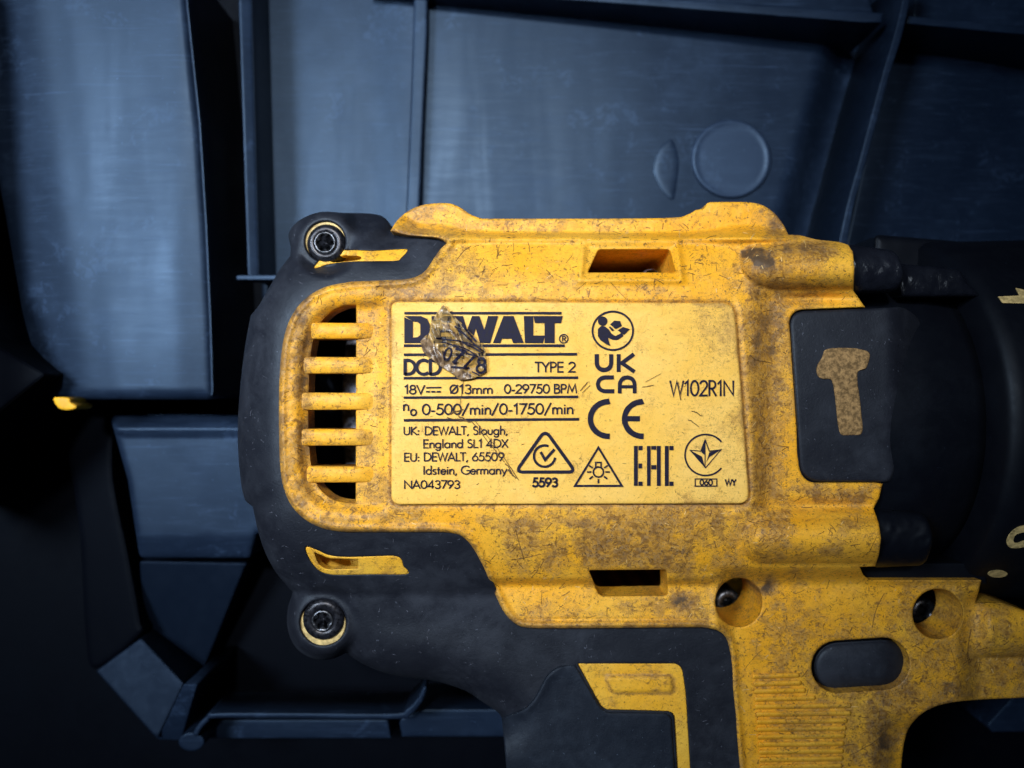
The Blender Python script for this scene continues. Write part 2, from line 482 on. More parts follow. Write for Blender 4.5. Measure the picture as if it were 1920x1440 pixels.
# lower left compartment
slab('lower_block', rnd([(206, 779, 14), (330, 777), (560, 782), (560, 1000), (482, 1000), (470, 1046, 5), (262, 1046, 10), (240, 900)]), M_case, case,
     z=lambda x, y: -470 - 20 * ss(806, 815, y) - 14 * ss(1000, 1046, y) - 60 * (1 - ss(778, 806, y)) + 3 * (fbm(x, y, 120, 4) - .5), step=9, rim=12, bottom=FL)
slab('lower_flank', spl([(125, 775), (205, 775), (212, 900), (240, 1040), (262, 1160), (262, 1192), (178, 1254), (160, 1180), (150, 1000)]), M_case_shade, case, z=lambda x, y: -560 + .3 * (x - 200), step=14, rim=12, bottom=FL)
slab('lower_slope', rnd([(262, 1052, 4), (462, 1056), (428, 1140), (400, 1210), (370, 1282), (330, 1260), (285, 1195), (268, 1130)]), M_half_shade, case,
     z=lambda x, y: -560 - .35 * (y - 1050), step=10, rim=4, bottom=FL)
slab('corner_facet', rnd([(264, 1196, 3), (345, 1282, 2), (295, 1386, 2), (180, 1258, 4)]), M_half_shade, case,
     z=lambda x, y: -500 - .3 * (1300 - y), step=8, rim=3, bottom=FL)
slab('corner_fin', rnd([(345, 1283, 2), (370, 1283, 2), (340, 1388, 2), (296, 1386, 2)]), M_case, case, z=lambda x, y: -440 + .6 * (1300 - y), step=8, rim=3, bottom=FL)
slab('pin', circ(359, 1391, 24, 17, 28), M_case, case, z=-440, step=8, rim=3, bottom=FL)
slab('front_rail', spl([(362, 1376), (372, 1358), (388, 1343), (405, 1337), (560, 1337), (735, 1338), (762, 1330), (782, 1310), (794, 1288), (800, 1292), (790, 1318), (770, 1340), (745, 1348), (560, 1346), (408, 1346), (392, 1352), (378, 1366), (370, 1380)]),
     M_case, case, z=-428, step=6, rim=4, bottom=-560)
slab('front_panel', rnd([(396, 1350), (728, 1350, 5), (733, 1384), (392, 1384)]), M_case, case, z=-520, step=12, rim=3, bottom=FL)
slab('front_panel', rnd([(748, 1350, 8), (790, 1330, 10), (990, 1330), (990, 1381), (754, 1381)]), M_case, case, z=-530, step=12, rim=4, bottom=FL)
slab('front_panel', rnd([(1850, 1360, 5), (1905, 1300), (2050, 1290), (2050, 1372), (1860, 1372)]), M_case, case, z=-530, step=14, rim=4, bottom=FL)
slab('latch_tab', spl([(101, 746), (128, 746), (133, 755), (143, 760), (140, 767), (122, 769), (108, 763)]), M_latch, case, z=-330, step=6, rim=4, bottom=-400)

# ------------------------------------------------------------------ cordless drill
drill = thing('cordless_drill', 'worn yellow and black cordless drill lying on its side in the case', 'drill', (0, 0, Z0 - .0695))

# outline of the yellow clamshell half
Y_top = spl([(732, 433), (745, 413), (765, 396), (790, 385), (820, 381), (846, 382), (866, 391), (884, 403), (905, 410)], False, 4) \
    + [(1000, 410), (1120, 410), (1240, 409), (1278, 407), (1292, 401), (1300, 397), (1304, 394), (1320, 391), (1326, 381)] \
    + spl([(1332, 379), (1400, 379), (1430, 385), (1452, 400), (1468, 420), (1478, 440)], False, 4) \
    + [(1500, 441), (1530, 449), (1575, 454), (1590, 459), (1599, 472), (1602, 500), (1600, 545), (1622, 576)] \
    + rnd([(1600, 577), (1540, 579), (1478, 582, 26), (1490, 740), (1500, 906, 34), (1560, 905), (1640, 905)])[1:] \
    + [(1655, 907), (1648, 935), (1638, 953), (1648, 982), (1652, 1010), (1648, 1040), (1641, 1062), (1612, 1063), (1618, 1077), (1630, 1088), (1740, 1088), (1840, 1088), (1834, 1112), (1829, 1131)] \
    + spl([(1850, 1129), (1880, 1131), (1908, 1140), (1960, 1160)], False, 3) + [(1970, 1306)] \
    + spl([(1900, 1309), (1850, 1311), (1785, 1317), (1742, 1330), (1712, 1354), (1697, 1385), (1690, 1440), (1687, 1520)], False, 4)
Y_in = [(1390, 1520), (1385, 1440), (1378, 1360), (1372, 1280)] \
    + spl([(1369, 1225), (1362, 1197), (1345, 1182), (1315, 1176)], False, 4) + [(1200, 1177), (1080, 1178)] \
    + spl([(1000, 1178), (975, 1174), (955, 1160), (942, 1143)], False, 4) + [(930, 1118), (908, 1065)] \
    + spl([(893, 1037), (880, 1018), (862, 1003), (835, 998)], False, 4) + [(740, 998)] \
    + spl([(650, 998), (610, 992), (575, 976), (548, 950), (532, 915), (525, 870), (523, 790), (524, 710), (530, 645), (544, 598), (570, 562), (610, 538), (660, 528)], False, 4) \
    + [(710, 526)] + spl([(755, 524), (780, 519), (799, 506), (813, 485), (826, 467), (838, 456)], False, 4) \
    + spl([(830, 449), (815, 445), (790, 443), (760, 440), (732, 433)], False, 3)[:-1]
Y_out = Y_top + Y_in
L_out = rnd([(734, 566, 12), (1376, 568, 22), (1392, 760), (1405, 944, 18), (734, 946, 16)])

def rail_line(y): return y
def zY(x, y):
    z = np.full(np.shape(x), -10.0)
    # barrel curvature, away from the label
    up = np.clip(560 - y, 0, None); z = z - 0.0042 * up ** 2 * 1.0
    dn = np.clip(y - 950, 0, None); z = z - 0.0030 * np.minimum(dn, 150) ** 2
    # rail along the top: steep bright face above a crease
    r = ss(0, 26, 452 - y) * ss(735, 800, x) * (1 - ss(1490, 1530, x))
    z = z - 42 * r - 1.3 * np.clip(440 - y, 0, None) * ss(735, 800, x) * (1 - ss(1480, 1500, x))
    z = z + 15 * np.exp(-((y - 446) / 7.0) ** 2) * ss(830, 860, x) * (1 - ss(1470, 1500, x))
    z = z + 46 * lum(x, y, 812, 415, 62, 36, 2.6) + 44 * lum(x, y, 1396, 412, 72, 40, 2.8)
    # neck falls away to the right of the label
    z = z - 26 * ss(1405, 1450, x) * ss(500, 560, y) * (1 - ss(930, 990, y))
    # screw bosses, half cylinders with rounded ends
    def boss(cx, cy, x1, rad, hgt):
        dx = np.clip(cx - x, 0, None) * .95
        d = np.sqrt(dx ** 2 + (y - cy) ** 2)
        return hgt * np.sqrt(np.clip(1 - (d / rad) ** 2, 0, 1))
    z = np.maximum(z, -112 + boss(1428, 502, 1600, 54, 124) + 0 * x)
    z = np.maximum(z, -122 + boss(1432, 1009, 1650, 60, 134) + 0 * x)
    z = z - 22 * lum(x, y, 1530, 560, 70, 10) - 22 * lum(x, y, 1540, 950, 110, 12) * 1.0
    # seating rim around the trapezoid window
    sdw = np.maximum(np.abs(x - 1182) - 82 - (y - 490) * .12, np.abs(y - 490) - 26)
    z = z + 9 * np.exp(-((sdw - 9) / 7.0) ** 2)
    # lower band below the crease
    band = ss(1082, 1098, y) * (1 - ss(1330, 1350, x))
    z = z - 18 * band + .12 * np.clip(y - 1098, 0, 90) * band
    z = z - 5 * np.exp(-((y - 1163) / 2.6) ** 2) * ss(960, 985, x) * (1 - ss(1300, 1345, x))
    # plate above the trigger
    pl = ss(1330, 1380, x) * ss(1060, 1100, y)
    z = z * (1 - pl) + (-112 + 8 * (fbm(x, y, 160, 12) - .5)) * pl
    z = z - 34 * ss(1790, 1840, x) * ss(1100, 1130, y) + 46 * np.sqrt(np.clip(1 - ((y - 1180) / 52) ** 2, 0, 1)) * ss(1806, 1862, x)
    # grip edge running down the right
    z = z - 34 * ss(0, 60, x - 1630) * ss(1330, 1380, y)
    # raised lip next to the rubber
    return z
_yin = resamp(Y_in, 6, False)
_lab = resamp(L_out, 5)
def zY2(x, y):
    z = zY(x, y)
    d = dist(x, y, _yin, False)
    z = z + 7 * np.exp(-((d - 7) / 6.0) ** 2)
    # lip and sunk field round the air slots
    left = 1 - ss(700, 735, x)
    field = ss(32, 56, d) * left * ss(545, 575, y) * (1 - ss(945, 985, y))
    z = z + 8 * left * np.exp(-((d - 20) / 17.0) ** 2) - 13 * field
    # seat of the label
    dl = sdist(x, y, _lab)
    z = z - 5 * np.exp(-((dl - 1) / 3.5) ** 2) + 4 * np.exp(-((dl + 13) / 9.0) ** 2) * ss(1370, 1400, x)
    z = z + 3.5 * (fbm(x, y, 60, 21) - .5) + 1.6 * (fbm(x, y, 16, 22) - .5)
    z = z + 5 * (fbm(x, y, 10, 30) - .5) * (lum(x, y, 552, 770, 26, 220, 4) + lum(x, y, 1410, 480, 46, 26) * 1.6 + .5 * lum(x, y, 1560, 950, 90, 30))
    return z
def gY(x, y):
    d = dist(x, y, _yin, False); n = fbm(x, y, 45, 40); n2 = fbm(x, y, 120, 44); st = fbm(x, y * 3, 60, 47)
    g = .20 + .30 * ss(.42, .65, n2)
    g = g + .40 * np.exp(-(d / 9.0) ** 2)
    g = g + .55 * lum(x, y, 568, 740, 15, 250, 4) * ss(.36, .6, n)
    g = g + 1.25 * lum(x, y, 1415, 482, 42, 22, 3) * ss(.3, .6, fbm(x, y, 22, 162)) + .75 * lum(x, y, 1500, 470, 80, 16, 2) * ss(.35, .6, n)
    g = g + .55 * lum(x, y, 900, 545, 150, 17, 2) * ss(.35, .6, st)
    g = g + .5 * lum(x, y, 1120, 540, 160, 22, 2) * ss(.45, .65, st)
    g = g + .55 * lum(x, y, 1435, 740, 40, 230, 4) + .3 * lum(x, y, 712, 760, 18, 170, 4) * ss(.4, .6, n)
    g = g + .75 * lum(x, y, 1560, 928, 100, 22, 3) * ss(.3, .6, n) + .45 * lum(x, y, 1540, 1030, 110, 16, 3) * ss(.35, .6, n) + .35 * lum(x, y, 1520, 985, 120, 30, 3) * ss(.4, .6, n)
    g = g + .45 * lum(x, y, 1000, 985, 260, 16, 2) * ss(.35, .6, st) + .35 * lum(x, y, 1330, 970, 90, 60, 2)
    g = g + .4 * lum(x, y, 1150, 1040, 220, 50, 2) * ss(.4, .65, n2)
    g = g + 1.1 * lum(x, y, 1282, 1128, 24, 16, 2) * ss(.35, .55, n) + 1.0 * lum(x, y, 1432, 1098, 22, 14, 2) * ss(.35, .5, n)
    g = g + .55 * lum(x, y, 1740, 1280, 110, 36, 2) * ss(.35, .6, n) + .6 * lum(x, y, 1650, 1390, 26, 80, 2) + .55 * lum(x, y, 1880, 1250, 60, 40, 2) * ss(.3, .6, n)
    g = g + .3 * lum(x, y, 1450, 1380, 90, 120, 3) * ss(.45, .65, n2)
    g = g + .65 * lum(x, y, 1455, 415, 20, 18, 2) + .35 * lum(x, y, 805, 390, 50, 9, 2)
    fn = fbm(x, y, 14, 160); g = g * (.72 + .5 * ss(.3, .62, fn)) + .16 * ss(.52, .7, fbm(x, y, 200, 161)) * ss(.45, .6, fn)
    g = g + .30 * np.exp(-((y - 455) / 5.0) ** 2) * ss(840, 880, x) * (1 - ss(1340, 1400, x)) * ss(.35, .6, n)
    dl = sdist(x, y, _lab); g = g + .45 * np.exp(-((dl + 2) / 4.0) ** 2)
    return g

vent_hole = spl([(668, 573), (645, 575), (622, 585), (604, 601), (592, 622), (583, 660), (579, 720), (578, 780), (580, 840), (586, 885), (598, 914), (620, 934), (645, 942), (667, 943)], False, 4)
win_top = rnd([(1122, 468, 5), (1256, 468, 6), (1266, 511, 3), (1102, 511, 3)])
win_low = rnd([(1104, 1069, 3), (1250, 1068, 3), (1252, 1116, 5), (1124, 1118, 10)])
hole_a = circ(1385, 1129, 44, 46, 48); hole_b = circ(1758, 1151, 47, 47, 48)
btn_hole = capsule(1570, 1250, 1656, 1244, 49)
housing = slab('housing', Y_out, M_yel, drill, z=zY2, holes=[vent_hole, win_top, win_low, hole_a, hole_b, btn_hole], step=3.6, bstep=4,
               rim=4.5, bottom=-690, hole_bottom=[-45, -330, -70, -130, -95, -45], grime=gY)

# bars across the air slots
for (ya, yb, xa) in ((606, 635, 580), (670, 700, 566), (737, 768, 562), (805, 835, 562), (875, 904, 572)):
    yc = (ya + yb) / 2
    def zb(x, y, yc=yc, hw=(yb - ya) / 2, xa=xa):
        q = np.clip(1 - (np.abs(y - yc) / (hw + 3)) ** 2.6, 0, 1)
        e = ss(xa - 4, xa + 14, x) * (1 - ss(668, 722, x))
        return zY2(x, y) + 1.5 - 7 * (1 - e) + 8 * q * e + 1.5 * (fbm(x, y, 9, 60) - .5)
    slab('vent_bar', rnd([(xa, ya - 1, 10), (720, ya, 12), (720, yb, 12), (xa, yb + 1, 10)]), M_yel, housing, z=zb, step=4, bstep=4, rim=2,
         bottom=-62, grime=lambda x, y: .12 + .35 * ss(.4, .65, fbm(x, y, 30, 61)) + .25 * np.exp(-((x - xa - 8) / 14.0) ** 2))

# motor seen behind the slots and windows
revolve_x('motor', [(-352, 0), (-352, 278), (-344, 296), (-255, 300), (-250, 284), (-236, 284), (-230, 270), (200, 270), (206, 0)], -45, -420, M_motor, drill, 72)
revolve_x('motor_fan', [(-470, 0), (-470, 190), (-400, 205), (-395, 60), (-345, 60)], -45, -350, M_gear, drill, 48)
lathe_z('inner_post', [(16, -140), (20, -150), (20, -400)], 1222, 520, M_motor, drill, 20)

# ---- black rubber overmould at the rear and down the grip
R_outer = spl([(733, 431), (730, 418), (716, 405), (690, 400), (644, 399), (606, 397), (576, 405), (553, 420), (541, 440), (545, 462), (544, 480)], False, 4) \
    + [(524, 506), (504, 540), (486, 572)] \
    + spl([(470, 592), (461, 640), (453, 700), (447, 770), (446, 830), (450, 890), (458, 934), (474, 950)], False, 4) \
    + spl([(481, 985), (494, 1028), (514, 1068), (536, 1096), (549, 1110)], False, 4) \
    + spl([(540, 1138), (538, 1168), (546, 1200), (564, 1223), (596, 1237), (628, 1234), (648, 1224)], False, 4) \
    + spl([(680, 1245), (722, 1262), (768, 1271), (805, 1275), (842, 1284), (876, 1297), (906, 1317), (934, 1336), (943, 1352)], False, 4) \
    + [(947, 1400), (954, 1520), (1402, 1520)]
yi = resamp(Y_in[1:], 7, False)[:-2]
t = np.gradient(yi, axis=0); t /= np.hypot(t[:, 0], t[:, 1])[:, None]
off = yi + np.stack([-t[:, 1], t[:, 0]], 1) * np.where(yi[:, 1] < 500, 1.5, 6.0)[:, None]           # tucked just under the yellow lip
off = off[sdist(off[:, 0], off[:, 1], resamp(Y_out, 6)) > .8]
R_out = R_outer + [tuple(p) for p in off]
_ro = resamp(R_outer[:-3], 7, False)
screws = ((606, 1167, 43, -112), (610, 453, 38, -82))
def zR(x, y):
    d = dist(x, y, _ro, False)
    R = 78.0
    k = np.clip(d / R, 0, 1)
    z = -14 - 78 * (1 - np.sqrt(np.clip(1 - (1 - k) ** 2, 0, 1)))
    z = z - .0030 * np.clip(y - 950, 0, 165) ** 2 - .0042 * np.clip(560 - y, 0, 120) ** 2 - 12 * ss(1090, 1180, y)
    z = z - 16 * ss(0, 60, 520 - x) * ss(560, 600, y) * (1 - ss(930, 960, y))
    z = z - 55 * ss(0, 34, 442 - y) * ss(640, 670, x)
    for cx, cy, r, h in screws:
        q = np.hypot(x - cx, y - cy)
        b = 1 - ss(r + 8, r + 30, q)
        z = z * (1 - b) + (h + 3.0 * np.exp(-((q - r - 4) / 4.0) ** 2)) * b
    z = z + 3 * (fbm(x, y, 70, 80) - .5)
    return z
slot_a = spl([(590, 503), (596, 491), (612, 478), (632, 470), (665, 469), (700, 470), (735, 468), (764, 468), (752, 484), (742, 489), (690, 490), (650, 491), (620, 495)], True, 4)
slot_b = spl([(573, 1026), (592, 1030), (618, 1041), (650, 1044), (700, 1043), (738, 1042), (752, 1048), (757, 1062), (765, 1070), (760, 1077), (700, 1077), (640, 1078), (614, 1076), (596, 1068), (581, 1050)], True, 4)
inlay = rnd([(1083, 1244, 2), (1278, 1244, 16), (1286, 1300), (1299, 1520), (1275, 1520), (1264, 1334, 12), (1130, 1330, 12)])
overmould = slab('rubber_overmould', R_out, M_rub, drill, z=zR, step=6, bstep=5, rim=3,
                 holes=[slot_a, slot_b, circ(606, 1167, 43), circ(610, 453, 38), inlay], hole_bottom=[-40, -40, -30, -30, -20], bottom=-690)
slab('lower_clamshell', [(p[0] * .97 + 24, p[1] * .97 + 22) for p in R_outer[20:60]] + [(940, 1250), (640, 1000), (640, 600)], M_rub, drill, z=-330, step=30, rim=8, bottom=-690)

def slot_piece(out, inner, nm):
    slab(nm, out, M_inlay, drill, z=lambda x, y: zR(x, y) - 3 + 2 * (fbm(x, y, 14, 90) - .5), holes=[inner], step=5, bstep=4, rim=2.5, bottom=-140, hole_bottom=-22,
         grime=lambda x, y: .15 + .3 * ss(.4, .6, fbm(x, y, 20, 91)))
slot_piece([(p[0], p[1]) for p in slot_a], spl([(621, 486), (640, 480), (672, 480), (676, 486), (650, 490), (625, 492)], True, 3), 'side_vent')
slot_piece([(p[0], p[1]) for p in slot_b], rnd([(588, 1035, 3), (617, 1047, 6), (672, 1049, 1), (672, 1066, 1), (613, 1068, 8), (597, 1058, 5)]), 'side_vent')

slab('grip_inlay', inlay, M_inlay, drill, step=5, bstep=4, rim=2, bottom=-300,
     z=lambda x, y: zR(x, y) - 5 + 7 * ss(-3, 4, sdist(x, y, resamp(rnd([(1133, 1267, 8), (1262, 1266, 8), (1264, 1300, 8), (1148, 1301, 8)]), 4)))
     + 1.5 * (fbm(x, y, 10, 92) - .5) - 3.5 * np.exp(-(sdist(x, y, resamp(rnd([(1133, 1267, 8), (1262, 1266, 8), (1264, 1300, 8), (1148, 1301, 8)]), 4)) / 3.0) ** 2),
     grime=lambda x, y: .10 + .6 * np.exp(-(sdist(x, y, resamp(rnd([(1133, 1267, 8), (1262, 1266, 8), (1264, 1300, 8), (1148, 1301, 8)]), 4)) / 4.0) ** 2) + .3 * ss(.5, .65, fbm(x, y, 30, 93)))
slab('grip_pad', rnd([(941, 1346, 4), (985, 1330, 16), (1004, 1308, 6), (1024, 1268, 10), (1045, 1250, 14), (1078, 1246), (1124, 1324, 10), (1138, 1336, 6), (1250, 1337, 8), (1259, 1346, 4), (1270, 1520), (956, 1520)]),
     M_grip, drill, z=lambda x, y: zR(x, y) + 6 + 2.5 * (fbm(x, y, 24, 95) - .5) + 5 * np.exp(-(dist(x, y, [(945, 1342), (985, 1334), (1005, 1310), (1026, 1272), (1048, 1253)], False) / 9.0) ** 2),
     step=6, bstep=5, rim=5, bottom=-330)

# ---- screws
for cx, cy, r, h in screws:
    low = cy > 800
    slab('screw_seat', circ(cx, cy + (2 if low else -1), r - .8, n=40), M_mark, drill, z=h - 4, step=6, rim=1.5, bottom=-200, grime=lambda x, y: .15 + 0 * x)
    rr = 42.5 if low else 38.5; sx, sy = (cx - 1, cy - 3.5) if low else (cx + 0, cy + 2.2)
    head = lathe_z('screw', [(rr, h - 40), (rr, h - 4), (rr - 3, h + 1), (rr - 8, h + 4), (rr - 14, h + 4.5), (21, h + 2), (20, h - 1), (18.5, h - 2)], sx, sy, M_head, drill, 40)
    # six lobed socket inside a bright ring
    c = W(sx, sy, h)
    V = []; F = []; n = 48
    def torx(t): return 14.5 + 2.8 * math.cos(6 * t)
    rings = [(lambda t: 22, h + 3.2), (lambda t: 20, h + 5.0), (lambda t: 18.6, h + 5.0), (torx, h + 2), (torx, h - 26)]
    for f, z in rings:
        for k in range(n):
            q = 2 * PI * k / n; V.append((c[0] + f(q) * S * math.cos(q), c[1] + f(q) * S * math.sin(q), z * S + Z0))
    for i in range(len(rings) - 1):
        for k in range(n): j = (k + 1) % n; F.append((i * n + k, i * n + j, (i + 1) * n + j, (i + 1) * n + k))
    link('socket', V, F, M_metal, head)

# ---- gearbox, selector panel and clutch collar
YC, ZC = -80.0, -400.0
revolve_x('gearbox', [(548, 0), (548, 366), (556, 370), (790, 372), (850, 366), (900, 352), (925, 346), (925, 0)], YC, ZC, M_gear, drill, 160)
collar = revolve_x('clutch_collar', [(923, 330), (926, 400), (936, 411), (955, 416), (1010, 416), (1400, 424)], YC, ZC, M_gear, drill, 160)
def zcyl(x, y, R):
    # height at which the sight line through a drawing point meets a cylinder of radius R
    z = np.full(np.shape(x), 0.0)
    for _ in range(30):
        wy = (720 - y) * (H - z) / H - YC
        z = .5 * z + .5 * (ZC + np.sqrt(np.clip(R * R - wy * wy, 1, None)))
    return z
for nm, pts in (('print_mark', [(1872, 556), (1912, 554), (1905, 540), (1919, 543), (1930, 552), (1930, 569), (1880, 568)]),
                ('print_mark', spl([(1925, 985), (1908, 989), (1893, 1002), (1888, 1016), (1893, 1026), (1906, 1028), (1925, 1024), (1925, 1013), (1908, 1018), (1900, 1014), (1906, 1002), (1925, 996)], True, 3)),
                ('print_mark', circ(1871, 1076, 18, 7, 20))):
    slab(nm, pts, M_mark, collar, z=lambda x, y: zcyl(x, y, 417.5), step=6, bstep=4, rim=0, bottom=-380, cap=False)
slab('print_mark', spl([(1764, 467), (1790, 468), (1828, 468), (1826, 471), (1800, 471), (1766, 470)], True, 3), M_mark, collar, z=-290, step=5, rim=0, bottom=-330)
slab('back_cover', rnd([(1640, 440, 10), (1790, 452, 20), (1990, 470), (1990, 560), (1800, 560), (1640, 520)]), M_gear, drill, z=-300, step=20, rim=14, bottom=-600)

def zP(x, y): return -26 - 75 * ss(1662, 1755, x) - .00035 * (y - 740) ** 2 + 1.6 * (fbm(x, y, 40, 100) - .5)
panel = slab('selector_panel', rnd([(1480, 584, 26), (1664, 577), (1700, 574, 30), (1742, 620, 40), (1720, 780, 60), (1669, 904, 8), (1502, 903, 32)]), M_rub, drill, z=zP, step=7, rim=6, bottom=-200)
hammer = spl([(1531, 697), (1533, 684), (1541, 670), (1546, 657), (1560, 653), (1586, 652), (1610, 654), (1627, 659), (1631, 668), (1624, 690), (1609, 697), (1608, 716), (1612, 745), (1615, 775), (1618, 803), (1613, 815), (1595, 816), (1577, 815), (1571, 796), (1567, 760), (1563, 728), (1558, 712), (1545, 711), (1535, 707)], True, 4)
slab('hammer_emblem', hammer, M_tan, panel, z=lambda x, y: zP(x, y) + 3 + 7 * (fbm(x, y, 14, 101) - .45), step=3.5, bstep=3, rim=3, bottom=-60)
# black lugs that carry on from the yellow screw bosses
def lug(nm, out, cy, rad, top, m):
    top += 14
    slab(nm, out, m, drill, z=lambda x, y: top - rad + np.sqrt(np.clip(rad ** 2 - (y - cy) ** 2, 4, None)) + 5 * (fbm(x, y, 11, 104) - .5), step=5, bstep=4, rim=7, bottom=-330)
lug('gearbox_lug', rnd([(1592, 458, 4), (1680, 470, 14), (1696, 510, 10), (1688, 546, 18), (1600, 550, 4)]), 505, 52, -38, M_gloss)
lug('gearbox_lug', rnd([(1684, 494, 6), (1800, 505, 10), (1812, 530), (1840, 556, 6), (1690, 557, 8)]), 535, 70, -95, M_gloss)
lug('gearbox_lug', rnd([(1630, 956, 4), (1735, 960, 20), (1752, 1010, 20), (1735, 1060, 14), (1640, 1064, 4)]), 1008, 58, -34, M_gear)
slab('gearbox_skirt', rnd([(1606, 1055), (1850, 1055, 10), (1850, 1096), (1632, 1096)]), M_gear, drill, z=-128, step=10, rim=5, bottom=-330)

# ---- direction button, screws down the wells, grip ribs
slab('direction_button', capsule(1571, 1250, 1655, 1245, 47), M_rub, drill, z=lambda x, y: -128 - 10 * (1 - lum(x, y, 1612, 1250, 70, 34, 3)) + 4 * lum(x, y, 1660, 1270, 30, 12), step=6, rim=14, bottom=-300)
for cx, cy in ((1366, 1131), (1735, 1148)):
    lathe_z('well_screw', [(30, -330), (30, -262), (26, -255), (12, -254), (10, -275)], cx, cy, M_metal, drill, 28)
ribs = []
for i in range(13):
    y = 1268 + i * 14.2
    xa = 1410 + i * 1.2; xb = (1500, 1504, 1512, 1530, 1597, 1597, 1590, 1588, 1586, 1584, 1583, 1582, 1580)[i]
    ribs.append((xa, xb, y))
for xa, xb, y in ribs:
    slab('grip_rib', rnd([(xa, y - 5.2, 4), (xb, y - 7.2, 5), (xb, y + 3.4, 5), (xa, y + 6, 4)]), M_yel, housing, z=lambda x, yy: zY2(x, yy) + 6 + 2 * (fbm(x, yy, 8, 110) - .5), step=5, bstep=5, rim=5, rimdrop=8,
         bottom=-140, grime=lambda x, yy: .12 + .35 * ss(.45, .65, fbm(x, yy, 50, 111)))

# ------------------------------------------------------------------ rating label and its print
label = slab('rating_label', L_out, M_label, drill, z=lambda x, y: 0 + .8 * (fbm(x, y, 50, 120) - .5), step=7, bstep=4, rim=3.5, bottom=-30,
             grime=lambda x, y: .04 + .28 * ss(1200, 1390, x) * ss(.4, .6, fbm(x, y, 70, 121)) + .25 * ss(.55, .7, fbm(x, y, 60, 122)) + .35 * np.exp(-((sdist(x, y, _lab) - 2) / 5.0) ** 2) * ss(.4, .6, fbm(x, y, 40, 123)))

class Ink:
    def __init__(s, zf=None): s.V = []; s.F = []; s.k = 0; s.zf = zf
    def poly(s, pts):
        b = len(s.V); z = 2.1 + .012 * (s.k % 40); s.k += 1
        P = [tuple(p) for p in pts]
        if area2(P) > 0: P = P[::-1]
        s.V += [W(p[0], p[1], z) for p in P]
        from mathutils.geometry import tessellate_polygon
        for tri in tessellate_polygon([[Vector((p[0], p[1], 0)) for p in P]]): s.F.append([b + i for i in tri])
    def ring(s, cx, cy, rx, ry, w, n=40):
        s.stroke(circ(cx, cy, rx, ry, n), w, closed=True)
    def stroke(s, pts, w, closed=False, cap=.15):
        if w < 3.6: w *= 1.22
        if s.zf and not closed: pts = resamp(pts, 2.5, False)
        P = np.array(pts, float)
        k = [0] + [i for i in range(1, len(P)) if np.hypot(*(P[i] - P[i - 1])) > .02]; P = P[k]
        if len(P) < 2: return
        n = len(P)
        if not closed:
            d0 = P[0] - P[1]; P[0] = P[0] + d0 / np.hypot(*d0) * w * cap
            d1 = P[-1] - P[-2]; P[-1] = P[-1] + d1 / np.hypot(*d1) * w * cap
        b = len(s.V); z = 2.1 + .012 * (s.k % 40); s.k += 1
        for i in range(n):
            if closed: a, c = P[i - 1], P[(i + 1) % n]
            else: a, c = P[max(i - 1, 0)], P[min(i + 1, n - 1)]
            u = P[i] - a; v = c - P[i]
            if not u.any(): u = v
            if not v.any(): v = u
            u = u / np.hypot(*u); v = v / np.hypot(*v)
            m = u + v
            if np.hypot(*m) < .15: m = u
            m = m / np.hypot(*m); nn = np.array([-m[1], m[0]])
            sc_ = min(1 / max(abs(float(nn @ np.array([-u[1], u[0]]))), .35), 2.2)
            wob = 1 + .10 * (random.random() - .5)
            if s.zf: z = float(s.zf(P[i:i + 1, 0], P[i:i + 1, 1])[0])
            for sg in (1, -1):
                q = P[i] + nn * sg * w / 2 * sc_ * wob; s.V.append(W(q[0], q[1], z))
        for i in range(n if closed else n - 1):
            j = (i + 1) % n; s.F.append([b + 2 * i, b + 2 * j, b + 2 * j + 1, b + 2 * i + 1])
    def done(s, name='printed_text', parent=None):
        return link(name, s.V, s.F, M_ink, parent or label, smooth=False)

